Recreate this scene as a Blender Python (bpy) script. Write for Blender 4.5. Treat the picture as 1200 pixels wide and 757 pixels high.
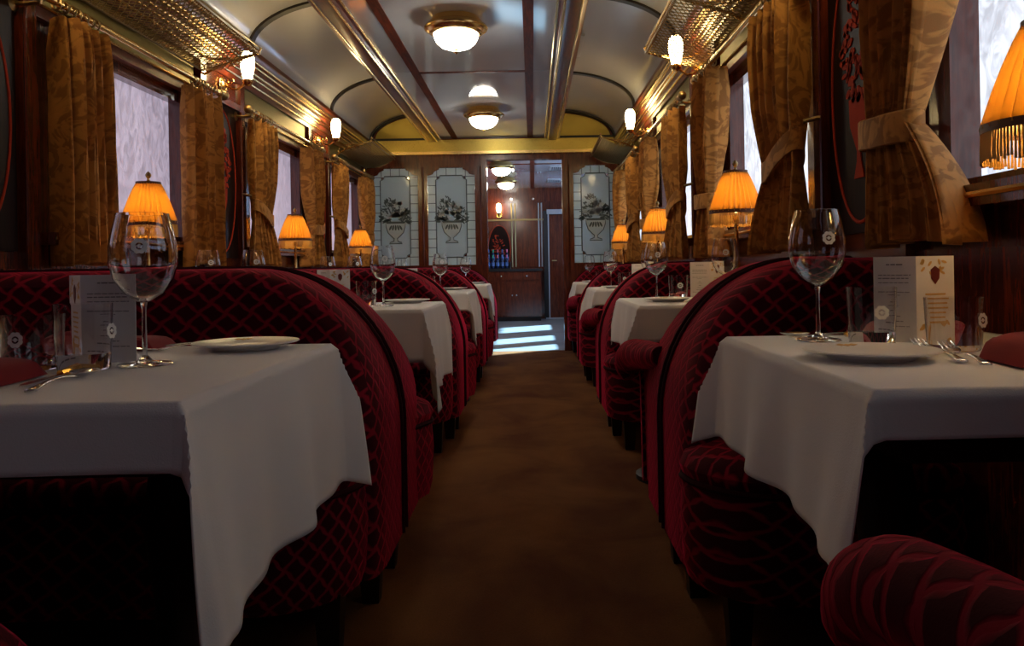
import bpy, bmesh, math, random
from mathutils import Matrix, Vector
PI = math.pi
sc = bpy.context.scene
for o in list(bpy.data.objects):
    bpy.data.objects.remove(o, do_unlink=True)
COL = sc.collection

# ------------------------------------------------------------------ camera
cd = bpy.data.cameras.new('camera'); cam = bpy.data.objects.new('camera', cd); COL.objects.link(cam)
cam.location = (0.40, 0.0, 0.895)
cam.rotation_euler = (PI/2, math.radians(1.0), 0)
cd.sensor_fit = 'HORIZONTAL'; cd.sensor_width = 36; cd.lens = 36*933/1200
cd.shift_x = -24/1200; cd.shift_y = -65.5/1200
cd.clip_start = 0.02; cd.clip_end = 200
sc.camera = cam
# ------------------------------------------------------------------ world, sun, exposure
w = bpy.data.worlds.new('world'); sc.world = w; w.use_nodes = True
bg = w.node_tree.nodes['Background']; bg.inputs[0].default_value = (0.42, 0.62, 1.0, 1); bg.inputs[1].default_value = 1.9
sd = bpy.data.lights.new('sun', 'SUN'); sd.energy = 13; sd.angle = 0.04; sd.color = (0.42, 0.74, 1.0)
sun = bpy.data.objects.new('sun_offscreen', sd); COL.objects.link(sun); sun.location = (8, 12, 8)
sun.rotation_euler = Vector((-0.72, -0.5, -1.0)).to_track_quat('-Z', 'Y').to_euler()
vs = sc.view_settings
vs.view_transform = 'Standard'; vs.look = 'None'; vs.gamma = 1.0; vs.exposure = 1.8; vs.use_curve_mapping = False
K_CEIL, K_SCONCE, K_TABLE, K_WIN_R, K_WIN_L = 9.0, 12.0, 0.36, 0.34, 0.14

# ------------------------------------------------------------------ materials
class NT:
    def __init__(s, name):
        s.m = bpy.data.materials.new(name); s.m.use_nodes = True; s.t = s.m.node_tree
        s.b = s.t.nodes['Principled BSDF']; s.out = s.t.nodes['Material Output']
    def n(s, typ, **kw):
        x = s.t.nodes.new(typ)
        for k, v in kw.items(): setattr(x, k, v)
        return x
    def set(s, sock, v):
        if hasattr(v, 'is_output') or isinstance(v, bpy.types.NodeSocket): s.t.links.new(v, sock)
        else: sock.default_value = v
    def math(s, op, a, b=0.0, c=0.0):
        x = s.n('ShaderNodeMath', operation=op)
        s.set(x.inputs[0], a); s.set(x.inputs[1], b); s.set(x.inputs[2], c)
        return x.outputs[0]
    def coord(s): return s.n('ShaderNodeTexCoord').outputs['Object']
    def mapping(s, v, scale=(1,1,1), rot=(0,0,0)):
        x = s.n('ShaderNodeMapping'); s.set(x.inputs[0], v); x.inputs['Scale'].default_value = scale; x.inputs['Rotation'].default_value = rot
        return x.outputs[0]
    def noise(s, v, scale=5, detail=4, dist=0.0, rough=.55):
        x = s.n('ShaderNodeTexNoise'); s.set(x.inputs['Vector'], v); x.inputs['Scale'].default_value = scale
        x.inputs['Detail'].default_value = detail; x.inputs['Distortion'].default_value = dist; x.inputs['Roughness'].default_value = rough
        return x.outputs['Fac']
    def ramp(s, f, stops):
        x = s.n('ShaderNodeValToRGB'); s.set(x.inputs[0], f)
        e = x.color_ramp.elements
        e[0].position, e[0].color = stops[0][0], (*stops[0][1], 1)
        e[1].position, e[1].color = stops[-1][0], (*stops[-1][1], 1)
        for p, c in stops[1:-1]:
            q = e.new(p); q.color = (*c, 1)
        return x.outputs[0]
    def mix(s, f, a, b):
        x = s.n('ShaderNodeMix', data_type='RGBA'); s.set(x.inputs[0], f)
        s.set(x.inputs[6], a if not isinstance(a, tuple) else (*a, 1)); s.set(x.inputs[7], b if not isinstance(b, tuple) else (*b, 1))
        return x.outputs[2]
    def bump(s, h, strength=.3, dist=.01):
        x = s.n('ShaderNodeBump'); s.set(x.inputs['Height'], h); x.inputs['Strength'].default_value = strength; x.inputs['Distance'].default_value = dist
        s.t.links.new(x.outputs[0], s.b.inputs['Normal'])
    def p(s, **kw):
        for k, v in kw.items():
            i = s.b.inputs[k.replace('_', ' ')]
            if isinstance(v, tuple) and len(v) == 3: v = (*v, 1)
            s.set(i, v)
        return s
def simple(name, col, rough=.5, metal=0.0, **kw):
    m = NT(name); m.p(Base_Color=col, Roughness=rough, Metallic=metal, **kw); return m.m
M = {}
def wood(name, c1, c2, rough=.22, coat=.6, axis='z', spec=.5):
    m = NT(name); sc_ = {'z': (9, 9, .9), 'y': (9, .9, 9), 'x': (.9, 9, 9)}[axis]
    v = m.mapping(m.coord(), sc_)
    f = m.noise(v, 3.5, 6, 1.2); f2 = m.noise(v, 14, 3, .4)
    g = m.math('MULTIPLY_ADD', f2, .35, m.math('MULTIPLY', f, .65))
    m.p(Base_Color=m.ramp(g, [(.36, c1), (.52, tuple((a+b)/2 for a, b in zip(c1, c2))), (.66, c2)]), Roughness=rough)
    m.p(Coat_Weight=coat, Coat_Roughness=.12, Specular_IOR_Level=spec); m.bump(f2, .04, .002)
    return m.m
M['wood'] = wood('mahogany', (.060, .009, .0035), (.190, .033, .010))
M['wood_y'] = wood('mahogany_long', (.060, .009, .0035), (.190, .033, .010), axis='y', rough=.32, coat=.3)
M['ebony'] = wood('ebony_panel', (.007, .002, .0015), (.024, .005, .003), rough=.4, coat=0.0, spec=.12)
M['strip'] = wood('matt_mahogany', (.060, .009, .0035), (.190, .033, .010), rough=.5, coat=0.0, axis='y', spec=.15)
M['dark'] = simple('dark_stained_wood', (.008, .004, .003), .45)
def brass(name, col, rough):
    m = NT(name); f = m.noise(m.mapping(m.coord(), (30, 2, 30)), 6, 3)
    m.p(Base_Color=col, Metallic=1.0, Roughness=m.math('MULTIPLY_ADD', f, .18, rough-.09)); return m.m
M['brass'] = brass('polished_brass', (.78, .53, .20), .24)
M['brass_band'] = brass('brushed_brass', (.46, .34, .085), .30)
M['olive'] = brass('olive_bronze', (.17, .13, .035), .45)
M['brass_dark'] = brass('aged_brass', (.36, .25, .11), .38)
m = NT('pierced_brass'); v = m.mapping(m.coord(), (70, 70, 70)); vo = m.n('ShaderNodeTexVoronoi'); m.set(vo.inputs['Vector'], v); vo.inputs['Scale'].default_value = 1.0; vo.inputs['Randomness'].default_value = 0.0
m.p(Base_Color=m.ramp(vo.outputs['Distance'], [(.22, (.05, .03, .008)), (.34, (.34, .25, .06))]), Metallic=.9, Roughness=.35); M['pierced'] = m.m
M['silver'] = simple('silver', (.75, .72, .70), .18, 1.0)
M['gold_plate'] = simple('gilt_cutlery', (.95, .52, .10), .2, 1.0)
def velvet(name, plane, cell=(.050, .0016, .006), line=(.30, .006, .026), p=.068, q=.057, width=.10):
    m = NT(name); co = m.coord(); nz = m.n('ShaderNodeTexNoise'); m.set(nz.inputs['Vector'], co); nz.inputs['Scale'].default_value = 9; nz.inputs['Detail'].default_value = 2
    s = m.n('ShaderNodeSeparateXYZ'); m.set(s.inputs[0], co); ns = m.n('ShaderNodeSeparateColor'); m.set(ns.inputs[0], nz.outputs['Color'])
    U = s.outputs[0] if plane in ('xz', 'xy') else m.math('ADD', s.outputs[0], s.outputs[1])
    u = m.math('MULTIPLY_ADD', ns.outputs[0], .30, m.math('DIVIDE', U, p)); vv = m.math('MULTIPLY_ADD', ns.outputs[1], .30, m.math('DIVIDE', s.outputs[1 if plane == 'xy' else 2], q))
    u = m.math('MULTIPLY_ADD', m.math('SINE', m.math('MULTIPLY', vv, 4*PI)), .045, u)
    a = m.math('ADD', u, vv); b = m.math('SUBTRACT', u, vv)
    def tri(x): return m.math('SUBTRACT', .5, m.math('ABSOLUTE', m.math('SUBTRACT', m.math('FRACT', x), .5)))
    e = m.math('MINIMUM', tri(a), tri(b))
    mp = m.n('ShaderNodeMapRange'); m.set(mp.inputs[0], e); mp.inputs[1].default_value = width*.55; mp.inputs[2].default_value = width*1.45
    f = mp.outputs[0]
    fine = m.noise(co, 260, 2); wear = m.noise(co, 7, 4)
    dk = m.math('MULTIPLY_ADD', wear, .9, .5)
    c = m.mix(f, line, cell)
    mm = m.n('ShaderNodeMix', data_type='RGBA', blend_type='MULTIPLY'); mm.inputs[0].default_value = 1.0
    cc = m.n('ShaderNodeCombineColor'); [m.set(cc.inputs[i], dk) for i in range(3)]
    m.set(mm.inputs[6], c); m.set(mm.inputs[7], cc.outputs[0])
    m.p(Base_Color=mm.outputs[2], Roughness=.85, Sheen_Weight=m.math('MULTIPLY_ADD', f, .6, .4), Sheen_Roughness=.32, Sheen_Tint=(1.0, .02, .10))
    m.p(Specular_IOR_Level=.15)
    m.bump(m.math('ADD', m.math('MULTIPLY', f, .6), m.math('MULTIPLY', fine, .12)), .5, .006)
    return m.m
M['velvet_in'] = velvet('cut_velvet_front', 'xz')
M['velvet_out'] = velvet('cut_velvet_side', 'yz')
M['velvet_top'] = velvet('cut_velvet_top', 'xy')
M['velvet_plain'] = M['velvet_out']
M['piping'] = simple('dark_red_piping', (.035, .002, .005), .8, Specular_IOR_Level=.1)
m = NT('brown_carpet'); co = m.coord(); f = m.noise(co, 2.2, 5, .6); f2 = m.noise(co, 180, 2); f3 = m.noise(m.mapping(co, (1.6, .5, 1)), 1.4, 3)
m.p(Base_Color=m.mix(m.math('MULTIPLY', f2, .5), m.ramp(m.math('ADD', m.math('MULTIPLY', f, .6), m.math('MULTIPLY', f3, .4)), [(.36, (.12, .034, .016)), (.55, (.24, .095, .030)), (.68, (.31, .140, .042))]), (.05, .018, .008)), Roughness=.95, Specular_IOR_Level=.1)
m.bump(f2, .5, .006); M['carpet'] = m.m
m = NT('grey_linoleum'); co = m.coord(); m.p(Base_Color=m.ramp(m.noise(co, 3, 4), [(.35, (.17, .175, .18)), (.65, (.24, .245, .25))]), Roughness=.35); M['lino'] = m.m
m = NT('lacquered_ceiling'); co = m.coord(); f = m.noise(m.mapping(co, (1.2, .5, 1)), 1.6, 2); f2 = m.noise(co, 1.3, 3)
m.p(Base_Color=m.ramp(f2, [(.3, (.57, .58, .61)), (.7, (.63, .64, .67))]), Roughness=.07, Specular_IOR_Level=.7, Coat_Weight=.5, Coat_Roughness=.05); m.bump(f, .06, .03); M['ceil'] = m.m
m = NT('cove_enamel'); co = m.coord(); f = m.noise(m.mapping(co, (1, .5, 1)), 1.5, 2)
m.p(Base_Color=(.60, .61, .64), Roughness=.2, Specular_IOR_Level=.7, Coat_Weight=.4, Coat_Roughness=.1); m.bump(f, .12, .03); M['cove'] = m.m
def linen(name, col):
    m = NT(name); co = m.coord(); f = m.noise(co, 420, 2); f2 = m.noise(co, 6, 3)
    m.p(Base_Color=m.mix(m.math('MULTIPLY', f2, .35), col, tuple(c*.82 for c in col)), Roughness=.85, Specular_IOR_Level=.2, Sheen_Weight=.1); m.bump(m.math('ADD', m.math('MULTIPLY', f, .1), m.math('MULTIPLY', f2, .25)), .3, .01); return m.m
M['cloth'] = linen('white_linen', (.88, .85, .84))
M['napkin'] = linen('red_linen', (.25, .010, .018))
M['china'] = simple('white_china', (.78, .74, .72), .3)
M['card'] = simple('card_stock', (.74, .71, .74), .7)
M['ink'] = simple('grey_ink', (.22, .20, .23), .8)
M['gilt_ink'] = simple('gilt_ink', (.62, .36, .12), .6)
M['seal'] = simple('oxblood_ink', (.13, .012, .010), .6)
def curtain_mat(name, c1, c2):
    m = NT(name); co = m.coord()
    f = m.noise(m.mapping(co, (.6, 1, .8)), 13, 2, 2.6); e = m.math('ABSOLUTE', m.math('SUBTRACT', f, .5)); f3 = m.noise(co, 300, 2)
    c = m.ramp(f, [(.44, c1), (.50, c2), (.56, tuple(x*1.12 for x in c2))])
    m.p(Base_Color=c, Roughness=.7, Sheen_Weight=.25, Sheen_Tint=(1, .6, .25), Specular_IOR_Level=.25)
    m.bump(m.math('ADD', m.math('MULTIPLY', e, .5), m.math('MULTIPLY', f3, .15)), .4, .006); return m.m
M['curtain'] = curtain_mat('gold_damask', (.34, .138, .028), (.52, .235, .052))
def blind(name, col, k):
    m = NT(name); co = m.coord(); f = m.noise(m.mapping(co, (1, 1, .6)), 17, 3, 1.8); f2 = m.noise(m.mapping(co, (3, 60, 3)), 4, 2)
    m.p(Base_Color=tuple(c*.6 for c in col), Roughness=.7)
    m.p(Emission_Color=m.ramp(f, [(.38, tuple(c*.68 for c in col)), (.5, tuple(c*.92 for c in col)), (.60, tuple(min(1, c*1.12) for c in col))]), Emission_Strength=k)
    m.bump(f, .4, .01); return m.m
M['blind_r'] = blind('daylit_blind_cool', (.74, .80, .92), K_WIN_R)
M['blind_l'] = blind('daylit_blind_lilac', (.80, .70, .90), K_WIN_L)
def glassy(name, col, rough=0.0):
    m = NT(name); m.p(Base_Color=col, Roughness=rough, Transmission_Weight=1.0, IOR=1.45); return m.m
M['glass'] = glassy('clear_glass', (.97, .97, .97))
m = NT('window_glass'); tr = m.n('ShaderNodeBsdfTransparent'); gl = m.n('ShaderNodeBsdfGlossy'); gl.inputs['Roughness'].default_value = .03
mx = m.n('ShaderNodeMixShader'); mx.inputs[0].default_value = .06; m.t.links.new(tr.outputs[0], mx.inputs[1]); m.t.links.new(gl.outputs[0], mx.inputs[2]); m.t.links.new(mx.outputs[0], m.out.inputs[0]); M['wglass'] = m.m
def frosted(name, col, tcol, f):
    m = NT(name); m.p(Base_Color=col, Roughness=.28, Coat_Weight=.5, Coat_Roughness=.08)
    tl = m.n('ShaderNodeBsdfTranslucent'); tl.inputs[0].default_value = (*tcol, 1); mx = m.n('ShaderNodeMixShader'); mx.inputs[0].default_value = f
    m.t.links.new(m.b.outputs[0], mx.inputs[1]); m.t.links.new(tl.outputs[0], mx.inputs[2]); m.t.links.new(mx.outputs[0], m.out.inputs[0]); return m.m
M['frost'] = frosted('frosted_glass', (.56, .63, .62), (.76, .86, .86), .5)
M['frost_tile'] = frosted('frosted_tile', (.70, .78, .74), (.9, .98, .95), .5)
M['etch'] = simple('clear_etched_line', (.16, .19, .18), .15)
M['etch_pale'] = frosted('pale_etched_petal', (.70, .76, .74), (.8, .9, .9), .45)
def emit(name, col, k, base=(.9, .9, .9)):
    m = NT(name); m.p(Base_Color=base, Roughness=.3, Emission_Color=col, Emission_Strength=k); return m.m
M['opal'] = emit('lit_opal_glass', (1.0, .95, .82), K_CEIL)
M['tulip'] = emit('lit_tulip_glass', (1.0, .74, .34), K_SCONCE)
M['bulb'] = emit('lit_bulb', (1.0, .62, .2), 12)
m = NT('pleated_silk'); co = m.coord(); f = m.noise(co, 40, 3)
m.p(Base_Color=(.42, .25, .07), Roughness=.6); tl = m.n('ShaderNodeBsdfTranslucent'); tl.inputs[0].default_value = (.78, .50, .15, 1); mx = m.n('ShaderNodeMixShader'); mx.inputs[0].default_value = .55
m.t.links.new(m.b.outputs[0], mx.inputs[1]); m.t.links.new(tl.outputs[0], mx.inputs[2]); m.t.links.new(mx.outputs[0], m.out.inputs[0]); M['silk'] = m.m
M['fringe'] = simple('gold_fringe', (.55, .32, .08), .4, .4)
M['braid'] = simple('brown_braid', (.12, .04, .015), .6)
M['inlay_red'] = simple('red_marquetry', (.46, .050, .020), .7, Specular_IOR_Level=.1)
M['white_paint'] = simple('white_emblem', (.85, .85, .82), .5)
M['vent'] = simple('grey_vent', (.42, .42, .44), .4)
def bottle_mat(n, c): return simple(n, c, .12)
M['bottle'] = bottle_mat('dark_blue_bottle', (.008, .02, .07))
M['bottle_label'] = simple('blue_bottle_label', (.08, .16, .42), .5)
for n, c in dict(blue=(.04, .25, .75), green=(.03, .45, .25), red=(.75, .12, .15), navy=(.08, .18, .45), pink=(.85, .18, .40)).items(): M['cap_'+n] = simple('capsule_'+n, c, .35)

# ------------------------------------------------------------------ mesh helpers
class MB:
    def __init__(s): s.v = []; s.f = []; s.mi = []; s.M = Matrix(); s.cm = 0
    def add(s, vs_, fs):
        o = len(s.v); s.v += [tuple(s.M @ Vector(p)) for p in vs_]; s.f += [tuple(o+i for i in f) for f in fs]; s.mi += [s.cm]*len(fs); return s
    def box(s, x0, x1, y0, y1, z0, z1):
        return s.add([(x, y, z) for x in (x0, x1) for y in (y0, y1) for z in (z0, z1)], [(0,1,3,2), (4,6,7,5), (0,4,5,1), (2,3,7,6), (0,2,6,4), (1,5,7,3)])
    def bbox(s, x0, x1, y0, y1, z0, z1, b=.006):   # box with chamfered edges along its long direction (z-prism)
        return s.prism([(x0+b, y0), (x1-b, y0), (x1, y0+b), (x1, y1-b), (x1-b, y1), (x0+b, y1), (x0, y1-b), (x0, y0+b)], z0, z1)
    def prism(s, pts, z0, z1, ax='z'):
        n = len(pts); mp = {'z': lambda p, h: (p[0], p[1], h), 'y': lambda p, h: (p[0], h, p[1]), 'x': lambda p, h: (h, p[0], p[1])}[ax]
        return s.add([mp(p, z0) for p in pts]+[mp(p, z1) for p in pts], [tuple(range(n)), tuple(range(n, 2*n))]+[(i, (i+1) % n, n+(i+1) % n, n+i) for i in range(n)])
    def lathe(s, prof, n=24, ripple=None):
        vs_ = []; fs = []
        for j, (r, z) in enumerate(prof):
            for i in range(n):
                t = 2*PI*i/n; rr = r*(1+(ripple(t, j) if ripple else 0)); vs_.append((rr*math.cos(t), rr*math.sin(t), z))
        for j in range(len(prof)-1):
            for i in range(n):
                k = (i+1) % n; fs.append((j*n+i, j*n+k, (j+1)*n+k, (j+1)*n+i))
        if prof[0][0] > 1e-5: fs.append(tuple(range(n)))
        if prof[-1][0] > 1e-5: fs.append(tuple((len(prof)-1)*n+i for i in range(n)))
        return s.add(vs_, fs)
    def lathe_open(s, prof, n=24, ripple=None):
        k = len(s.f); s.lathe(prof, n, ripple)
        drop = [i for i in range(k, len(s.f)) if len(s.f[i]) == n and n > 4]
        for i in reversed(drop): del s.f[i]; del s.mi[i]
        return s
    def tube(s, path, r, n=8, closed=False, cap=True):
        P = [Vector(p) for p in path]; L = len(P); R = r if isinstance(r, (list, tuple)) else [r]*L
        vs_ = []; fs = []; up = None
        for i in range(L):
            a = P[(i-1) % L] if (closed or i > 0) else P[i]; b = P[(i+1) % L] if (closed or i < L-1) else P[i]
            t = (b-a).normalized()
            if up is None: up = Vector((0, 0, 1)) if abs(t.z) < .9 else Vector((1, 0, 0))
            x = up.cross(t)
            if x.length < 1e-4: x = Vector((1, 0, 0)).cross(t)
            x.normalize(); y = t.cross(x); up = y
            for k in range(n):
                q = 2*PI*k/n; vs_.append(tuple(P[i]+x*(R[i]*math.cos(q))+y*(R[i]*math.sin(q))))
        for i in range(L if closed else L-1):
            for k in range(n):
                j = (i+1) % L; fs.append((i*n+k, i*n+(k+1) % n, j*n+(k+1) % n, j*n+k))
        if not closed and cap: fs += [tuple(range(n)), tuple((L-1)*n+k for k in range(n))]
        return s.add(vs_, fs)
    def grid(s, fn, nu, nv):
        vs_ = [fn(i/nu, j/nv) for j in range(nv+1) for i in range(nu+1)]
        return s.add(vs_, [(j*(nu+1)+i, j*(nu+1)+i+1, (j+1)*(nu+1)+i+1, (j+1)*(nu+1)+i) for j in range(nv) for i in range(nu)])
    def sphere(s, c, r, n=10, sq=(1, 1, 1)):
        o = s.M; s.M = o @ Matrix.Translation(c) @ Matrix.Diagonal((*sq, 1))
        m_ = max(4, n//2); s.lathe([(r*math.sin(PI*j/m_) if 0 < j < m_ else 1e-6, -r*math.cos(PI*j/m_)) for j in range(m_+1)], n); s.M = o; return s
    def mesh(s, name, mats, smooth=True, angle=38):
        me = bpy.data.meshes.new(name); me.from_pydata(s.v, [], s.f)
        mats = mats if isinstance(mats, list) else [mats]
        for q in mats: me.materials.append(M[q])
        for i, p in enumerate(me.polygons): p.material_index = s.mi[i]
        bm = bmesh.new(); bm.from_mesh(me); bmesh.ops.remove_doubles(bm, verts=bm.verts, dist=1e-5); bmesh.ops.recalc_face_normals(bm, faces=bm.faces); bm.to_mesh(me); bm.free()
        if smooth:
            me.polygons.foreach_set('use_smooth', [True]*len(me.polygons)); me.set_sharp_from_angle(angle=math.radians(angle))
        return me
def link(name, me, parent=None, loc=None, rot=None):
    o = bpy.data.objects.new(name, me); COL.objects.link(o)
    if parent: o.parent = parent
    if loc is not None: o.location = loc
    if rot is not None: o.rotation_euler = rot
    return o
def part(name, mb, mats, parent=None, smooth=True, loc=None, rot=None): return link(name, mb.mesh(name, mats, smooth), parent, loc, rot)
def empty(name, loc=(0, 0, 0), rz=0):
    o = link(name, None, None, loc, (0, 0, rz)); o.empty_display_size = .05; return o
def tag(o, label, cat, group=None):
    o['label'] = label; o['category'] = cat
    if group: o['group'] = group
    return o
def struct(o, label=None):
    o['kind'] = 'structure'
    if label: o['label'] = label
    return o
def kids(o): return [c for c in bpy.data.objects if c.parent == o]
CH = {}
def copy_tree(o, parent=None):
    c = o.copy(); COL.objects.link(c); c.parent = parent
    for k in kids(o): copy_tree(k, c)
    return c
def place(proto, loc, rz, label, cat, group=None, first={}):
    o = proto if not proto.get('used') else copy_tree(proto)
    proto['used'] = 1
    o.location = loc; o.rotation_euler = (0, 0, rz); tag(o, label, cat, group)
    return o
def ell(a, b, n, t0=0, t1=2*PI, full=True): return [(a*math.cos(t0+(t1-t0)*i/(n if full else n-1)), b*math.sin(t0+(t1-t0)*i/(n if full else n-1))) for i in range(n)]
def blob(mb, c, rx, rz, rot, y0, y1, n=7):
    ca, sa = math.cos(rot), math.sin(rot)
    mb.prism([(c[0]+x*ca-z*sa, c[1]+x*sa+z*ca) for x, z in ell(rx, rz, n)], y0, y1, 'y')

# ------------------------------------------------------------------ layout constants
W = 1.38; CZ = 2.28; SPR = 1.30; ZS = 2.26; PY = 8.5; Y0 = -1.9; YE = 13.8; PITCH = 2.05
SEAM = [.23+PITCH*i for i in range(5)]; TC = [1.30+PITCH*i for i in range(4)]
WC = {-1: [3.53+PITCH*(i-1) for i in range(-1, 4)], 1: [3.36+PITCH*(i-1) for i in range(-1, 4)]}   # bays 0..4 (bay 0 behind)
HW = .62; ZB = 1.05; ZT = 1.82
AI = {-1: .02, 1: .76}; TE = {-1: -.03, 1: .81}
ROW = {-1: 'wide', 1: 'narrow'}
ORD = ['fourth from', 'third from', 'second from', 'next to']
def where(s, i): return '%s table %s the glass partition' % (ROW[s], ORD[i])

# ------------------------------------------------------------------ shell
fl = part('floor', MB().box(-W-.1, W+.1, Y0-.1, PY+.03, -.08, 0), 'carpet', smooth=False); struct(fl, 'brown carpet down the aisle of the carriage')
fp = part('floor_pantry', MB().box(-W-.1, W+.1, PY+.03, YE+.1, -.08, 0), 'lino', smooth=False); struct(fp, 'grey floor of the compartment beyond the doorway')
def wall_mesh(s, y0, y1, ops, x=W, t=.10, ztop=2.7):
    mb = MB(); x0, x1 = sorted((s*x, s*(x+t))); y = y0
    for a, b, za, zb in sorted(ops):
        mb.box(x0, x1, y, a, 0, ztop); mb.box(x0, x1, a, b, 0, za); mb.box(x0, x1, a, b, zb, ztop); y = b
    mb.box(x0, x1, y, y1, 0, ztop); return mb
winno = 0
for s, nm in ((-1, 'left'), (1, 'right')):
    ops = [(c-HW, c+HW, ZB, ZT) for c in WC[s]]
    wl = part('wall_'+nm, wall_mesh(s, Y0, PY+.06, ops), 'wood', smooth=False)
    struct(wl, 'dark polished mahogany carriage side wall behind the %s tables' % ROW[s])
    X = lambda d: s*(W-d)
    def sb(mb, d0, d1, y0, y1, z0, z1):
        a, b = sorted((X(d0), X(d1))); return mb.box(a, b, y0, y1, z0, z1)
    # cornice under the cove
    prof = [(W, 2.03), (W-.03, 2.03), (W-.03, 2.06), (W-.045, 2.075), (W-.05, 2.12), (W-.07, 2.14), (W-.075, 2.19), (SPR, 2.22), (SPR-.012, 2.235), (SPR-.012, 2.262), (W, 2.262)]
    part('cornice', MB().prism([(s*a, b) for a, b in prof], Y0, PY, 'y'), 'wood_y', wl)
    for dx, z, r in ((.035, 2.068, .008), (.052, 2.105, .006), (.058, 2.132, .008), (.078, 2.165, .006), (.082, 2.195, .008)):
        part('brass_bead', MB().tube([(s*(W-dx), Y0, z), (s*(W-dx), PY, z)], r, 8), 'brass', wl)
    # dado rail and skirting
    part('dado_panel', sb(MB(), 0, .012, Y0, PY, .12, .92), 'wood', wl, False)
    tr = part('baseboard_'+nm, sb(MB(), 0, .025, Y0, PY, 0, .11), 'dark', None, False); struct(tr, 'dark skirting board along the side wall behind the %s tables' % ROW[s])
    for i, c in enumerate(WC[s]):
        # frieze over window
        part('frieze', sb(MB(), 0, .014, c-.66, c+.66, 1.88, 2.03), 'olive', wl, False)
        part('window_head', sb(MB(), 0, .03, c-.70, c+.70, 1.82, 1.86), 'wood_y', wl, False)
        part('brass_line', MB().tube([(X(.034), c-.70, 1.865), (X(.034), c+.70, 1.865)], .006, 6), 'brass', wl)
        # sill
        si = sb(MB(), 0, .075, c-.68, c+.68, ZB-.045, ZB); part('window_sill', si, 'wood', wl, False)
        part('sill_strip', MB().tube([(X(.077), c-.68, ZB-.022), (X(.077), c+.68, ZB-.022)], .007, 6), 'brass', wl)
        # pier between this window and the next
        pc = c+PITCH/2
        if pc < PY-.4:
            part('marquetry_panel', sb(MB(), 0, .014, pc-.23, pc+.23, .98, 1.86), 'ebony', wl, False)
            for q in (-1, 1):
                part('pilaster', sb(MB(), 0, .035, pc+q*.285-.035, pc+q*.285+.035, .0, 2.03), 'wood', wl, False)
                part('pilaster_bead', MB().tube([(X(.036), pc+q*.252, 1.0), (X(.036), pc+q*.252, 1.86)], .006, 6), 'wood', wl)
            part('sconce_panel', sb(MB(), 0, .02, pc-.25, pc+.25, 1.90, 2.03), 'wood', wl, False)
            part('panel_rail', sb(MB(), 0, .035, pc-.25, pc+.25, 1.86, 1.90), 'wood_y', wl, False)
            # oval line and vase of flowers inlaid in the panel
            T = Matrix(((0, s, 0, X(.014)), (1, 0, 0, pc), (0, 0, 1, 1.42), (0, 0, 0, 1)))
            mb = MB(); mb.M = T; mb.tube([(x, 0, z) for x, z in ell(.20, .41, 48)], .006, 6, True); part('inlaid_oval', mb, 'inlay_red', wl)
            mb = MB(); mb.M = T; rnd = random.Random(5)
            D0, D1 = -.004, .002
            mb.prism([(-.035, -.28), (.035, -.28), (.014, -.23), (.012, -.20), (.06, -.12), (.066, -.04), (-.066, -.04), (-.06, -.12), (-.012, -.20), (-.014, -.23)], D0, D1, 'y')
            for k in range(95):
                a = rnd.uniform(0, 2*PI); r = rnd.uniform(.1, 1)**.5
                blob(mb, (.12*r*math.cos(a)*(1-.35*max(0, math.sin(a))), .13+.19*r*math.sin(a)), rnd.uniform(.012, .026), rnd.uniform(.007, .014), a+rnd.uniform(-.6, .6), D0, D1)
            part('inlaid_flowers', mb, 'inlay_red', wl, False)
    # windows
    for i, c in enumerate(WC[s]):
        winno += 1
        we = struct(empty('window_%d' % winno, (s*W, c, ZB)), 'carriage window with a pale daylit blind, %s' % (where(s, i-1) if i else 'behind the last %s table' % ROW[s]))
        # local frame: x outward*s
        def lb(d0, d1, y0, y1, z0, z1):
            a, b = sorted((s*d0, s*d1)); return MB().box(a, b, y0, y1, z0, z1)
        off = {(-1, 0): 'blind_left_rear_offscreen', (-1, 1): 'blind_left_offscreen', (1, 0): 'blind_right_rear_offscreen'}
        part(off.get((s, i), 'blind'), lb(.070, .082, -HW, HW, 0, ZT-ZB), 'blind_r' if s > 0 else 'blind_l', we, False)
        for q in (-1, 1):
            a, b = sorted((q*(HW-.075), q*HW)); part('window_stile', lb(.0, .07, a, b, 0, ZT-ZB), 'wood', we, False)
        part('window_rail', lb(.02, .07, -HW+.075, HW-.075, ZT-ZB-.05, ZT-ZB), 'wood', we, False)
        part('window_rail', lb(.02, .07, -HW+.075, HW-.075, 0, .03), 'wood', we, False)

# end wall behind the camera
we = part('wall_back', MB().box(-W-.1, W+.1, Y0-.1, Y0, 0, 2.7), 'wood', smooth=False); struct(we, 'plain mahogany wall at the near end of the carriage')

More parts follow.
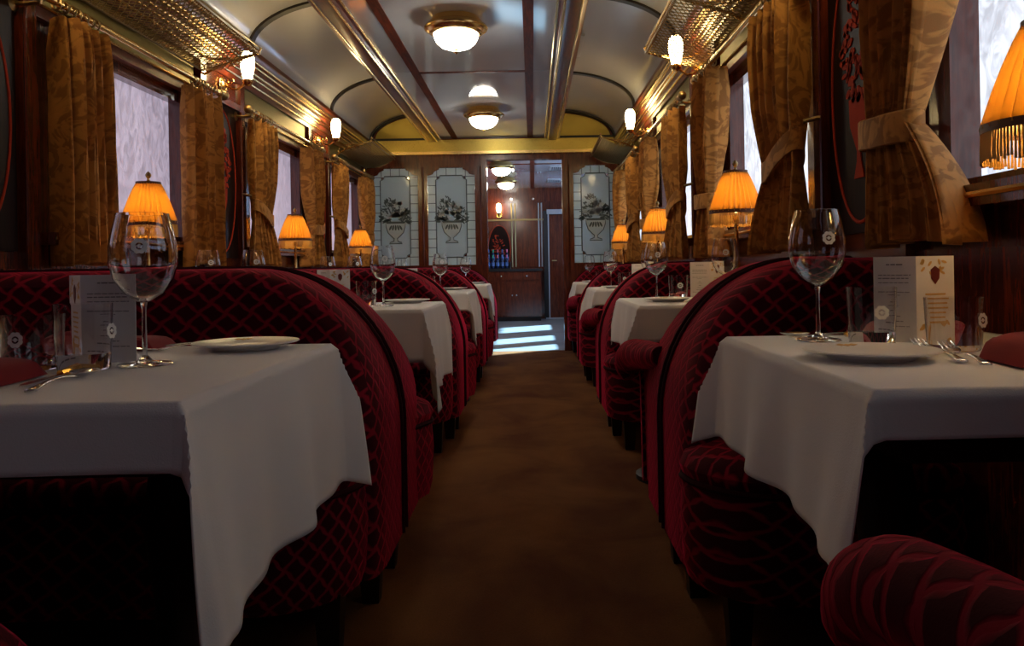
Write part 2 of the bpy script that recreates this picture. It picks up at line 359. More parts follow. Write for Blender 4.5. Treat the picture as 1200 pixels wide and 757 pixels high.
# ------------------------------------------------------------------ ceiling
roof = part('ceiling', MB().box(-W-.1, W+.1, Y0-.1, YE+.1, 2.70, 2.78), 'dark', smooth=False); struct(roof, 'glossy grey lacquered carriage ceiling with mahogany strips and coves')
joints = [Y0, .7, 3.15, 5.62, PY]
for a, b in zip(joints[:-1], joints[1:]):
    for x0, x1 in ((-.56, -.43), (-.37, .37), (.43, .56)):
        part('ceiling_panel', MB().box(x0, x1, a+.004, b-.004, CZ, CZ+.02), 'ceil', roof, False)
    for q in (-.40, .40):
        part('ceiling_strip', MB().box(q-.03, q+.03, a, b, CZ-.005, CZ+.02), 'strip', roof, False)
    if b < PY: part('cross_strip', MB().box(-.37, .37, b-.02, b+.02, CZ-.004, CZ+.02), 'strip', roof, False)
for s in (-1, 1):
    pr = [(.555, 2.30), (.555, 2.268), (.575, 2.262), (.58, 2.245), (.60, 2.24), (.67, 2.24), (.685, 2.25), (.71, 2.256), (.715, 2.60), (.555, 2.60)]
    part('ceiling_beam', MB().prism([(s*a, b) for a, b in pr], Y0, PY, 'y'), 'wood_y', roof)
    for dx, z in ((.59, 2.24), (.678, 2.243), (.557, 2.27)):
        part('beam_bead', MB().tube([(s*dx, Y0, z), (s*dx, PY, z)], .007, 6), 'brass', roof)
    def cove(u, v, a=.65, b=.30, off=0): return (s*(.65+(a+off)*math.cos(u)), v, ZS+(b+off)*math.sin(u))
    ribs = [-1.4, .70, 2.80, 4.85, 6.80, PY]
    for y0, y1 in zip([Y0]+ribs[:-1], ribs):
        mb = MB(); mb.grid(lambda p, q: cove(p*PI/2*1.0, y0+(y1-y0)*q), 16, 1); mb.grid(lambda p, q: cove(p*PI/2, y0+(y1-y0)*q, off=.02), 16, 1)
        part('cove_panel', mb, 'cove', roof)
    for y in ribs:
        pts = [cove(PI/2*i/20, 0, off=-.016) for i in range(21)]; pt2 = [cove(PI/2*i/20, 0, off=.01) for i in range(21)]
        hw = .028 if y < PY else .045
        mb = MB()
        for i in range(20):
            q = [(p[0], p[2]) for p in (pts[i], pts[i+1], pt2[i+1], pt2[i])]; mb.prism(q, min(y-hw, PY-.09) if y == PY else y-hw, PY-.0 if y == PY else y+hw, 'y')
        part('cove_rib', mb, 'dark', roof)
# air outlets beside the right beam
for y in (4.3, 5.9):
    part('air_outlet', MB().box(.72, .80, y-.28, y+.28, 2.52, 2.535), 'vent', roof, False)

# ------------------------------------------------------------------ partition at the far end
pt = empty('wall_far', (0, PY, 0)); struct(pt, 'mahogany partition with etched glass panes and an open doorway')
DX0, DX1, DZ = -.07, .73, 2.045
PANES = [(-1.30, -.81), (-.71, -.20), (.85, 1.32)]; PZ0, PZ1 = .93, 1.975
def pb(name, x0, x1, z0, z1, mt='wood', y0=0, y1=.06): return part(name, MB().box(x0, x1, y0, y1, z0, z1), mt, pt, False)
pb('lower_panel', -W, DX0-.06, 0, PZ0); pb('lower_panel', DX1+.06, W, 0, PZ0)
for a, b in ((-W, PANES[0][0]), (PANES[0][1], PANES[1][0]), (PANES[1][1], DX0-.06), (DX1+.06, PANES[2][0]), (PANES[2][1], W)): pb('stile', a, b, PZ0, PZ1)
pb('header', -W, DX0-.06, PZ1, 2.70); pb('header', DX1+.06, W, PZ1, 2.70); pb('header', DX0-.06, DX1+.06, DZ+.05, 2.70)
for a, b in ((DX0-.06, DX0), (DX1, DX1+.06)): pb('door_jamb', a, b, 0, DZ+.05, 'wood', -.03, .09)
pb('door_lintel', DX0, DX1, DZ, DZ+.05, 'wood', -.03, .09)
for x in (-.755, -.135, .795): part('post_bead', MB().tube([(x, -.004, .93), (x, -.004, 1.98)], .012, 8), 'wood', pt)
part('brass_band', MB().box(-W+.09, W-.09, -.05, 0, 2.135, 2.262), 'brass_band', pt, False)
part('brass_ledge', MB().box(-W+.09, W-.09, -.075, 0, 2.105, 2.135), 'brass', pt, False)
for s in (-1, 1):
    ar = [(s*(.65+.60*math.cos(PI/2*i/16)), ZS+.02+.25*math.sin(PI/2*i/16)) for i in range(17)]+[(s*.65, ZS+.02)]
    part('arch_grille', MB().prism(ar, -.02, 0, 'y'), 'pierced', pt, False)
    part('arch_sill', MB().box(*sorted((s*.60, s*1.30)), -.05, 0, ZS, ZS+.025), 'dark', pt, False)
def vase_motif(parent, cx, cz, sc_, y0, y1, seed, dark, pale):
    rnd = random.Random(seed)
    def P(x, z): return (cx+x*sc_, cz+z*sc_)
    mb = MB(); lo = [(-.10, -.44), (.10, -.44), (.09, -.42), (.03, -.40), (.025, -.36), (.06, -.33), (.12, -.27), (.15, -.18), (.155, -.10), (-.155, -.10), (-.15, -.18), (-.12, -.27), (-.06, -.33), (-.025, -.36), (-.03, -.40), (-.09, -.42)]
    mb.prism([P(*q) for q in lo], y0+.002, y1, 'y'); part('etched_vase', mb, pale, parent, False)
    mb = MB(); mb.tube([(P(*q)[0], y0+.001, P(*q)[1]) for q in lo], .0045*sc_/.68, 4, True); mb.prism([P(*q) for q in ((-.15, -.10), (.15, -.10), (.14, -.125), (-.14, -.125))], y0, y0+.002, 'y')
    for k in range(5): blob(mb, P(-.08+.04*k, -.19), .016*sc_, .045*sc_, (k-2)*.25, y0, y0+.002, 8)
    part('vase_outline', mb, dark, parent, False)
    mb = MB()
    for k in range(190):
        a = rnd.uniform(-.15, PI+.15); r = rnd.uniform(.1, 1)**.55; x, z = .25*r*math.cos(a), -.08+.40*r*math.sin(a)*(.8+.2*math.cos(3*a))
        c = P(x, z); blob(mb, c, rnd.uniform(.022, .042)*sc_, rnd.uniform(.007, .013)*sc_, a+rnd.uniform(-.9, .9), y0+.001, y1, 6)
    part('etched_leaves', mb, dark, parent, False)
    mb = MB()
    for k in range(16):
        a = rnd.uniform(.0, PI); r = rnd.uniform(.1, .8); c = P(.22*r*math.cos(a), -.02+.30*r*math.sin(a))
        for j in range(5): blob(mb, (c[0]+.022*sc_*math.cos(j*1.257), c[1]+.022*sc_*math.sin(j*1.257)), .020*sc_, .015*sc_, j*1.257, y0-.001, y1-.001, 6)
    part('etched_blossoms', mb, pale, parent, False)
for k, (x0, x1) in enumerate(PANES):
    gp = part('etched_pane', MB().box(x0, x1, .030, .032, PZ0, PZ1), 'wglass', pt, False); gp['label'] = 'etched glass pane with vase of flowers and tile border'
    w_ = x1-x0; nx = 5; nz = 11; tw = w_/nx; th = (PZ1-PZ0)/nz
    for i in range(nx):
        for j in range(nz):
            if i in (0, nx-1) or j in (0, nz-1):
                part('glass_tile', MB().box(x0+i*tw+.0035, x0+(i+1)*tw-.0035, .020, .029, PZ0+j*th+.0035, PZ0+(j+1)*th-.0035), 'frost_tile', gp, False)
    a, b, c, d = x0+tw*.86, x1-tw*.86, PZ0+th*.86, PZ1-th*.86; n = .045
    def notch(e): return [(a+n+e, c+e), (b-n-e, c+e), (b-n-e+.012, c+n*.6+e), (b-e, c+n+e), (b-e, d-n-e), (b-n*.6-e, d-n-e+.012), (b-n-e, d-e), (a+n+e, d-e), (a+n+e-.012, d-n*.6-e), (a+e, d-n-e), (a+e, c+n+e), (a+n*.6+e, c+n+e-.012)]
    mb = MB()
    for i in range(1, nx): mb.box(x0+i*tw-.0035, x0+i*tw+.0035, .022, .029, PZ0, PZ0+th).box(x0+i*tw-.0035, x0+i*tw+.0035, .022, .029, PZ1-th, PZ1)
    for j in range(1, nz): mb.box(x0, x0+tw, .022, .029, PZ0+j*th-.0035, PZ0+j*th+.0035).box(x1-tw, x1, .022, .029, PZ0+j*th-.0035, PZ0+j*th+.0035)
    mb.tube([(p[0], .015, p[1]) for p in notch(.004)], .0065, 4, True); part('etched_lines', mb, 'etch', gp, False)
    part('frosted_centre', MB().prism(notch(.008), .014, .0195, 'y'), 'frost', gp, False)
    vase_motif(gp, (x0+x1)/2, 1.47, .68, .010, .0138, 3+k, 'etch', 'etch_pale')
    # shaped wooden shoulders at the top corners
    for q, ex in ((1, x0), (-1, x1)):
        part('frame_shoulder', MB().prism([(ex, PZ1), (ex+q*.13, PZ1), (ex+q*.125, PZ1-.022), (ex+q*.10, PZ1-.03), (ex+q*.075, PZ1-.045), (ex+q*.06, PZ1-.07), (ex+q*.03, PZ1-.08), (ex, PZ1-.085)], .0, .06, 'y'), 'wood', pt, False)
    part('pane_ledge', MB().box(x0, x1, -.012, .014, PZ0-.03, PZ0), 'wood', pt, False)

# ------------------------------------------------------------------ the compartment beyond
VW = [(9.10, 9.80, .98, 2.15), (10.2, 11.0, .98, 2.15), (11.8, 12.9, .98, 2.15)]
v1 = part('wall_pantry_right', wall_mesh(1, PY+.06, YE, VW), 'wood', smooth=False); struct(v1, 'mahogany wall with windows in the compartment beyond the doorway')
v2 = part('wall_pantry_left', wall_mesh(-1, PY+.06, YE, []), 'wood', smooth=False); struct(v2, 'mahogany wall facing the sunlit windows in the far compartment')
for k, (a, b, za, zb) in enumerate(VW):
    winno += 1; we = struct(empty('window_%d' % winno, (W, (a+b)/2, za) if k < 3 else (-W, (a+b)/2, za), 0 if k < 3 else PI), 'clear window in the compartment beyond the partition')
    h = (b-a)/2; part('pane', MB().box(.04, .046, -h, h, 0, zb-za), 'wglass', we, False)
    for q in (-1, 1): part('window_stile', MB().box(.0, .09, *sorted((q*h, q*(h-.03))), 0, zb-za), 'wood', we, False)
    part('window_rail', MB().box(.0, .09, -h+.03, h-.03, zb-za-.03, zb-za), 'wood', we, False); part('window_rail', MB().box(.0, .09, -h+.03, h-.03, 0, .03), 'wood', we, False)
c2 = part('ceiling_pantry', MB().box(-W, W, PY+.06, YE, 2.26, 2.30), 'ceil', smooth=False); struct(c2, 'glossy grey ceiling of the compartment beyond the doorway')
for q in (-.40, .42): part('ceiling_strip', MB().box(q-.03, q+.03, PY+.1, YE, 2.252, 2.262), 'strip', c2, False)
part('cross_strip', MB().box(-W, W, 10.5, 10.55, 2.252, 2.262), 'strip', c2, False)
for y in (11.0, 12.6): part('air_outlet', MB().box(.66, .86, y-.18, y+.18, 2.25, 2.262), 'vent', c2, False)
for x in [.69+.028*i for i in range(6)]:
    for y in (11.0, 12.6): part('outlet_slot', MB().box(x, x+.012, y-.15, y+.15, 2.247, 2.251), 'dark', c2, False)
FY = YE-.05
fw = empty('wall_pantry_end', (0, FY, 0)); struct(fw, 'panelled mahogany wall at the very end of the carriage')
def fb(name, x0, x1, z0, z1, mt, y0=-.02, y1=.0): return part(name, MB().box(x0, x1, y0, y1, z0, z1), mt, fw, False)
fb('wall_board', -W, W, 0, 2.26, 'wood', 0, .05)
fb('header_rail', -W, W, 2.02, 2.26, 'wood', -.04, 0); fb('header_rail', -W, .62, 1.70, 1.73, 'brass_dark', -.03, 0)
fb('upper_panel', -.36, .02, 1.74, 2.01, 'wood'); fb('niche_panel', -.36, .03, .90, 1.68, 'wood'); fb('tall_panel', .14, .49, .90, 2.01, 'wood')
for x in (.055, .115, .52, .57): part('panel_bead', MB().tube([(x, -.02, .9), (x, -.02, 2.0)], .012, 8), 'brass_dark' if x < .3 else 'vent', fw)
for x in (.055, .43): part('round_stud', MB().tube([(x, -.05, 2.07), (x, -.04, 2.07)], .022, 12), 'silver', fw)
mb = MB(); mb.prism([(-.165+x, 1.22+z) for x, z in ell(.19, .40, 36)], -.024, -.02, 'y'); part('niche_oval', mb, 'ebony', fw, False)
mb = MB(); mb.tube([(-.165+x, -.026, 1.22+z) for x, z in ell(.19, .40, 40)], .007, 6, True); part('oval_line', mb, 'inlay_red', fw)
mb = MB(); rnd = random.Random(9); mb.prism([(-.23, 1.0), (-.17, 1.0), (-.16, 1.12), (-.24, 1.12)], -.028, -.024, 'y')
for k in range(60):
    a = rnd.uniform(-.2, PI+.2); r = rnd.uniform(.05, 1)**.6; blob(mb, (-.20+.15*r*math.cos(a)*(1-.4*max(0, math.sin(a))), 1.16+.30*r*math.sin(a)), rnd.uniform(.012, .026), rnd.uniform(.007, .012), a, -.028, -.024, 6)
part('inlaid_bouquet', mb, 'inlay_red', fw, False)
# doorway on the right with a door standing open
dd = empty('door_1', (.62, FY, 0)); struct(dd, 'brown varnished door at the end of the far compartment')
part('door_leaf', MB().box(.07, .66, -.05, -.01, .02, 1.78), 'wood', dd, False)
part('door_frame', MB().box(-.02, .06, -.07, 0, 0, 1.86).box(.06, .70, -.07, 0, 1.80, 1.86), 'dark', dd, False)
part('frame_strip', MB().box(.055, .075, -.09, -.07, 0, 1.80), 'vent', dd, False); part('overhead_strip', MB().box(.04, .70, -.09, -.07, 1.80, 1.88), 'vent', dd, False)
part('door_handle', MB().tube([(.12, -.05, 1.0), (.12, -.10, 1.0), (.20, -.10, 1.0)], .010, 6), 'brass', dd)
part('threshold', MB().box(.0, .75, -.14, -.05, 0, .02), 'vent', dd, False)

# cupboard
cb = empty('cupboard', (0, FY, 0)); tag(cb, 'low mahogany cupboard with two doors below the bottle rack', 'cupboard')
CX0, CX1, CD = -.36, .54, .50
part('body', MB().box(CX0, CX1, -CD, -.05, .07, .83), 'wood', cb, False)
part('plinth', MB().box(CX0+.01, CX1-.01, -CD+.02, -.05, .0, .07), 'dark', cb, False)
part('worktop', MB().box(CX0-.02, CX1+.03, -CD-.03, -.05, .83, .87), 'dark', cb, False)
for q, (a, b) in enumerate(((CX0+.03, .085), (.095, CX1-.03))):
    dr = part('door', MB().box(a, b, -CD-.02, -CD, .10, .66), 'wood', cb, False)
    part('door_panel', MB().box(a+.05, b-.05, -CD-.026, -CD-.02, .15, .61), 'wood', dr, False)
    kx = b-.03 if q == 0 else a+.03; part('knob', MB().sphere((kx, -CD-.035, .43), .016, 10), 'silver', dr)
    dr = part('drawer', MB().box(a, b, -CD-.02, -CD, .685, .81), 'wood', cb, False); part('knob', MB().sphere(((a+b)/2, -CD-.035, .75), .015, 10), 'silver', dr)
# bottles on the cupboard
BY = FY-.28
rk = empty('bottle_rack', (-.19, BY, .87)); tag(rk, 'dark tiered rack holding wine bottles on the far cupboard', 'rack')
for j, z in enumerate((0, .095)): part('shelf', MB().box(-.20, .21, -.05+j*.10, .05+j*.10, z, z+.012), 'dark', rk, False)
part('rack_side', MB().box(-.215, -.20, -.05, .15, 0, .12), 'dark', rk, False); part('rack_side', MB().box(.21, .225, -.05, .15, 0, .12), 'dark', rk, False)
part('riser', MB().box(-.20, .21, .14, .15, 0, .095), 'dark', rk, False)
bprof = [(.026, 0), (.030, .004), (.030, .13), (.027, .15), (.012, .17), (.010, .205), (.012, .208), (.012, .222), (1e-6, .222)]
for j in range(2):
    for i, cn in enumerate(('blue', 'green', 'red', 'navy', 'pink')):
        b = part('wine_bottle', MB().lathe(bprof, 14), 'bottle', None, loc=(-.345+.078*i, BY+j*.10, .8835+j*.095))
        part('label_wrap', MB().lathe_open([(.0308, .04), (.0308, .10)], 14), 'bottle_label', b)
        part('capsule', MB().lathe([(.0135, .175), (.0135, .226), (1e-6, .227)], 12), 'cap_'+cn, b)
        tag(b, 'dark wine bottle with a %s capsule, %s row of the bottle rack' % (cn, ('front', 'back')[j]), 'bottle', 'wine bottles on the far cupboard')

# ------------------------------------------------------------------ lamps
def ceiling_lamp():
    r = empty('ceiling_lamp')
    part('brass_ring', MB().lathe([(.10, 0), (.128, -.002), (.134, -.014), (.142, -.022), (.146, -.034), (.160, -.042), (.172, -.050), (.176, -.060), (.172, -.068), (.158, -.074), (.152, -.082), (.140, -.090), (.126, -.094), (.122, -.06), (.10, -.02)], 44), 'brass', r)
    part('glass_bowl', MB().lathe([(.118, -.080), (.124, -.092), (.121, -.110), (.108, -.136), (.082, -.160), (.045, -.173), (1e-6, -.176)], 40), 'opal', r)
    part('finial', MB().lathe([(.016, -.168), (.018, -.174), (.008, -.179), (.012, -.188), (.006, -.198), (1e-6, -.203)], 12), 'brass', r)
    return r
cl = ceiling_lamp()
for y, z, t in ((4.4, CZ, 'before the cross strip of the ceiling'), (6.9, CZ, 'just before the glass partition'), (10.3, 2.26, 'just beyond the doorway'), (12.1, 2.26, 'before the far cupboard')):
    place(cl, (0 if y < 9 else .02, y, z), 0, 'round brass ceiling lamp with lit glass bowl '+t, 'ceiling lamp', 'ceiling lamps')
def sconce():
    r = empty('wall_sconce')    # local +y points into the room, z up; origin on the wall
    mb = MB(); mb.M = Matrix.Rotation(-PI/2, 4, 'X'); mb.lathe([(.045, 0), (.048, .006), (.040, .012), (.034, .010), (.028, .018), (.015, .022), (.012, .034), (1e-6, .036)], 24)
    part('backplate', mb, 'brass', r)
    ptl = MB()
    for k in range(12):
        a = k*PI/6; ptl.sphere((.041*math.cos(a), .010, .041*math.sin(a)), .007, 6)
    part('rosette_beads', ptl, 'brass', r)
    part('arm', MB().tube([(0, .03, 0), (0, .06, -.02), (0, .09, -.025), (0, .12, -.005), (0, .14, .012)], .007, 8), 'brass', r)
    part('scroll', MB().tube([(0, .05+.02*math.cos(t*.5)*(1-t/20), .02+.022*math.sin(t*.5)*(1-t/20)) for t in range(14)], .004, 6), 'brass', r)
    mb = MB(); mb.M = Matrix.Translation((0, .15, 0)); mb.lathe([(.006, -.005), (.022, .002), (.030, .015), (.028, .03), (1e-6, .03)], 16); part('cup', mb, 'brass', r)
    mb = MB(); mb.M = Matrix.Translation((0, .15, .02)); mb.lathe_open([(.020, 0), (.026, .02), (.032, .05), (.038, .085), (.039, .12), (.034, .150), (.022, .168), (1e-6, .174)], 20, lambda t, j: .05*math.cos(8*t)); part('glass_shade', mb, 'tulip', r)
    return r
sp = sconce()
SC = []
for s in (-1, 1):
    for i in range(0, 4):
        pc = WC[s][i]+PITCH/2
        if i == 0: continue
        t = {1: 'third and fourth', 2: 'second and third', 3: 'first and second'}[i]
        so_ = place(sp, (s*(W-.02), pc, 1.965), -PI/2 if s < 0 else PI/2, 'brass wall sconce with lit tulip shade between %s %s tables from partition' % (t, ROW[s]), 'wall lamp', 'wall sconces')
OFF = [o for o in bpy.data.objects if o.name.startswith('wall_sconce') and o.location.y < 3]
place(sp, (-.16, FY-.02, 1.80), PI, 'brass wall sconce with lit shade above the far bottle rack', 'wall lamp', 'wall sconces')
def lamp_proto():
    r = empty('table_lamp')
    part('base', MB().lathe([(.060, 0), (.062, .008), (.050, .016), (.028, .022), (.018, .035), (1e-6, .036)], 28), 'brass', r)
    part('stem', MB().lathe([(.012, .03), (.016, .05), (.010, .07), (.009, .13), (.016, .15), (.010, .17), (.008, .31), (.014, .32), (.014, .35), (1e-6, .35)], 16), 'brass', r)
    part('bulb', MB().sphere((0, 0, .395), .024, 14, (1, 1, 1.4)), 'bulb', r)
    sh = MB().lathe_open([(.106, .365), (.100, .385), (.088, .425), (.074, .465), (.058, .505), (.046, .53)], 120, lambda t, j: .05*math.cos(30*t))
    s_ = part('shade', sh, 'silk', r); s_.modifiers.new('solid', 'SOLIDIFY').thickness = .0012
    part('shade_braid', MB().lathe_open([(.106, .357), (.1095, .357), (.1095, .371), (.106, .371), (.106, .357)], 48), 'braid', s_)
    part('top_braid', MB().lathe_open([(.044, .525), (.049, .525), (.049, .535), (.044, .535), (.044, .525)], 40), 'braid', s_)
    mb = MB(); rnd = random.Random(2)
    for k in range(110):
        a = 2*PI*k/110; x, y = .107*math.cos(a), .107*math.sin(a); l = .050+rnd.uniform(-.004, .004); dx = rnd.uniform(-.001, .001)
        mb.tube([(x, y, .359), (x*1.01+dx, y*1.01, .325), (x*1.008, y*1.008, .359-l)], [.0022, .0020, .0028], 4)
    part('fringe', mb, 'fringe', s_)
    mb = MB(); mb.tube([(0, 0, .35), (0, 0, .545)], .003, 6); mb.lathe([(.012, .537), (.006, .543), (.004, .549), (.010, .557), (.012, .565), (.008, .573), (1e-6, .581)], 14); part('finial', mb, 'brass_dark', r)
    mb = MB(); [mb.tube([(.003*math.cos(a), .003*math.sin(a), .531), (.045*math.cos(a), .045*math.sin(a), .529)], .002, 5) for a in (0, 2.1, 4.2)]; part('shade_spider', mb, 'brass_dark', r)
    ld = bpy.data.lights.new('bulb_glow', 'POINT'); ld.energy = K_TABLE; ld.color = (1, .76, .42); ld.shadow_soft_size = .02
    lo = link('bulb_glow', ld, r, (0, 0, .445))
    return r
lp = lamp_proto()
for s, xs in ((-1, (-1.20, -1.20, -1.20, -1.20)), (1, (1.245, 1.245, 1.245, 1.245))):
    for i in range(4):
        place(lp, (xs[i], (1.275 if i == 0 else TC[i]-.06) if s > 0 else TC[i]-.02, .7435), 0, 'lit table lamp with pleated gold fringed shade on %s' % where(s, i), 'table lamp', 'table lamps')

# ------------------------------------------------------------------ luggage racks
def rack(s, y0, y1, label):
    r = empty('luggage_rack', (s*W, (y0+y1)/2, 1.98)); L = (y1-y0)/2; D = .33
    q = -s
    part('front_rail', MB().tube([(q*D, -L, .09), (q*D, L, .09)], .010, 8), 'brass_dark', r)
    part('back_rail', MB().tube([(q*.03, -L, .0), (q*.03, L, .0)], .007, 8), 'brass_dark', r)
    part('top_rail', MB().tube([(q*(D+.005), -L, .12), (q*(D+.005), L, .12)], .005, 6), 'brass_dark', r)
    n = 3 if L > .9 else 2
    for y in [-L+2*L*k/(n-1) for k in range(n)]:
        mb = MB(); mb.tube([(0, y, -.06), (q*.03, y, -.02), (q*.10, y, .02), (q*.2, y, .05), (q*D, y, .09), (q*(D+.012), y, .12)], .007, 6)
        mb.tube([(0, y, .07), (q*.03, y, .085), (q*.09, y, .06), (q*.2, y, .062), (q*D, y, .088)], .005, 6)
        mb.tube([(q*.004, y, -.08), (q*.004, y, .09)], .010, 6)
        mb.tube([(q*(.055+.02*math.cos(t*.6)), y, .02+.02*math.sin(t*.6)) for t in range(10)], .004, 5)
        part('bracket', mb, 'brass', r)
    # knotted net: wavy strands across and along, sagging between the rails
    mb = MB(); st = .042; ny = int(2*L/st)
    def net(t, y): return (q*(.03+(D-.03)*t), y, .09*t-.03*math.sin(PI*t))
    nt = 9
    for k in range(-nt, ny+1):
        for d in (1, -1):
            pts = []
            for i in range(nt+1):
                y = -L+(k+(i if d > 0 else nt-i))*st
                if -L-.001 <= y <= L+.001: pts.append(net(i/nt, y))
            if len(pts) > 1: mb.tube(pts, .0026, 4, cap=False)
    part('net', mb, 'brass_dark', r)
    mb = MB()
    for k in range(int(2*L/.021)): y = -L+k*.021; mb.tube([(q*D, y, .078), (q*(D+.012), y+.008, .092), (q*D, y+.016, .104)], .0028, 4)
    part('lacing', mb, 'brass', r)
    tag(r, label, 'luggage rack', 'luggage racks'); return r
rack(-1, 2.55, 4.28, 'brass netted luggage rack over window of wide table third from partition')
rack(1, 2.60, 4.40, 'brass netted luggage rack over window of narrow table third from partition')
rack(-1, 7.25, PY-.02, 'brass netted luggage rack touching the partition above wide tables')
rack(1, 7.25, PY-.02, 'brass netted luggage rack touching the partition above narrow tables')

# ------------------------------------------------------------------ curtain rods and curtains
RX, RZ = 1.275, 1.865
def rod(s, yc, half, label):
    r = empty('curtain_rod', (s*RX, yc, RZ))
    part('pole', MB().tube([(0, -half, 0), (0, half, 0)], .014, 12), 'brass', r)
    for q in (-1, 1):
        mb = MB(); mb.M = Matrix.Translation((0, q*half, 0)) @ Matrix.Rotation(-q*PI/2, 4, 'X')
        mb.lathe([(.014, -.03), (.020, -.025), (.020, -.015), (.014, -.01), (.022, .0), (.024, .012), (.016, .022), (.026, .034), (.024, .05), (.010, .062), (1e-6, .066)], 16); part('finial', mb, 'brass_dark', r)
        mb = MB(); y = q*(half-.006); mb.tube([(0, y, -.016), (0, y, -.03), (s*.05, y, -.035), (s*(W-RX-.004), y, -.03)], .008, 8)
        mb.M = Matrix.Translation((s*(W-RX-.02), y, -.03)) @ Matrix.Rotation(s*PI/2, 4, 'Y'); mb.lathe([(.014, 0), (.030, .006), (.034, .016), (1e-6, .018)], 16); part('bracket', mb, 'brass_dark', r)
    ring = MB().tube([(.021*math.cos(2*PI*k/14), 0, .021*math.sin(2*PI*k/14)-.006) for k in range(14)], .0035, 5, True).mesh('ring', 'brass_dark')
    for q in (-1, 1):
        for k in range(7): link('ring', ring, r, (0, q*(half-.10-.042*k), 0), (0, 0, .25*((k % 3)-1)))
    tag(r, label, 'curtain rod', 'curtain rods'); return r
def curtain(s, y_out, d, w_top, w_tie, w_bot, mat_, folds, ph, tie, label, ztie=1.22, zbot=.925, seed=1):
    """hangs from y_out toward the window middle (d = +1/-1 along y)"""
    ztop = RZ-.043; rnd = random.Random(seed); H = ztop-zbot; q = [rnd.uniform(.75, 1.25) for _ in range(12)]
    def wid(z):
        if not tie:
            t = (ztop-z)/H; return w_top+(w_bot-w_top)*t
        if z > ztie:
            t = (ztop-z)/(ztop-ztie); return w_top+(w_tie-w_top)*(t**1.6)*(1 if t < 1 else 1)
        t = (ztie-z)/(ztie-zbot); return w_tie+(w_bot-w_tie)*(1-(1-t)**1.7)
    def fn(u, v):
        z = ztop-H*v; w_ = wid(z); g = abs(z-ztie) if tie else 1
        amp = .046*min(1, .45+g*2.2)*(.8+.2*min(1, v*8))
        k = folds*2*PI*u+ph+.5*math.sin(3*v+ph)
        a = math.sin(k)+.28*math.sin(2*k+.7)
        x = amp*a*q[int(u*folds) % 12]
        yy = w_*(u+.05*math.sin(k+1.3)/max(1, folds)*3*(.3+v))
        if tie: yy += .0
        zz = z + (.0 if v > .02 else .008*math.sin(folds*4*PI*u)) + (.018*math.sin(PI*u) if v > .98 else 0)
        return (-s*x, d*yy, zz-zbot)
    mb = MB().grid(fn, max(48, folds*14), 40)
    o = part('curtain', mb, mat_, None, loc=(s*RX, y_out, zbot)); o.modifiers.new('solid', 'SOLIDIFY').thickness = .006
    if tie:
        tb = MB(); n = 40; hb = .038; a = w_tie/2+.014; b = .052
        vs_ = []
        for i in range(n):
            t = 2*PI*i/n; yy = w_tie/2+a*math.cos(t); xx = b*math.sin(t)
            sl = .20*max(0, (w_tie*.55-yy))/w_tie*tie
            for e, off in ((-hb, 0), (-hb*.9, .004), (hb*.9, .004), (hb, 0)):
                vs_.append((xx*(1+off/b), d*(yy+off*math.cos(t)), ztie-zbot+e+sl*.9-.02*(1-tie)))
        fs = [(i*4+j, ((i+1) % n)*4+j, ((i+1) % n)*4+j+1, i*4+j+1) for i in range(n) for j in range(3)]
        tb.add(vs_, fs); t_ = part('tieback', tb, mat_, o); t_.modifiers.new('solid', 'SOLIDIFY').thickness = .005
        part('tieback_hook', MB().tube([(s*.02, d*(-.012), ztie-zbot+.17*tie), (s*.06, d*(-.03), ztie-zbot+.18*tie), (s*(W-RX-.036), d*(-.035), ztie-zbot+.18*tie)], .008, 8), 'brass_dark', o)
    tag(o, label, 'curtain', 'damask curtains'); return o
for s in (-1, 1):
    for i in range(1, 5):
        c = WC[s][i]; half = .80 if i < 4 else .76
        rod(s, c if i < 4 else c-.03, half, 'brass curtain rod with turned finials over window of %s' % where(s, i-1))
        wh = where(s, i-1)
        far = c+(.74 if i < 4 else .66); near = c-.74
        if s < 0:
            curtain(s, near+(.07 if i == 2 else 0), 1, .34 if i != 2 else .25, .24 if i > 1 else .3, .36 if i != 2 else .27, 'curtain', 5, .6+i, 0 if i == 2 else .8, 'gold damask curtain, window edge away from partition, '+wh, seed=i)
            curtain(s, far, -1, .40, .25, .40, 'curtain', 5, 1.9+i, 0 if i == 2 else .4, 'gold damask curtain, window edge toward partition, '+wh, seed=20+i)
        else:
            curtain(s, near, 1, .42, .30, .44, 'curtain', 5, .3+i, .8, 'gold damask curtain, window edge away from partition, '+wh, seed=40+i)
            curtain(s, far, -1, .44 if i == 1 else .40, .23, .46 if i == 1 else .40, 'curtain', 6, 2.2+i, .12, 'gold damask curtain, window edge toward partition, '+wh, seed=60+i)

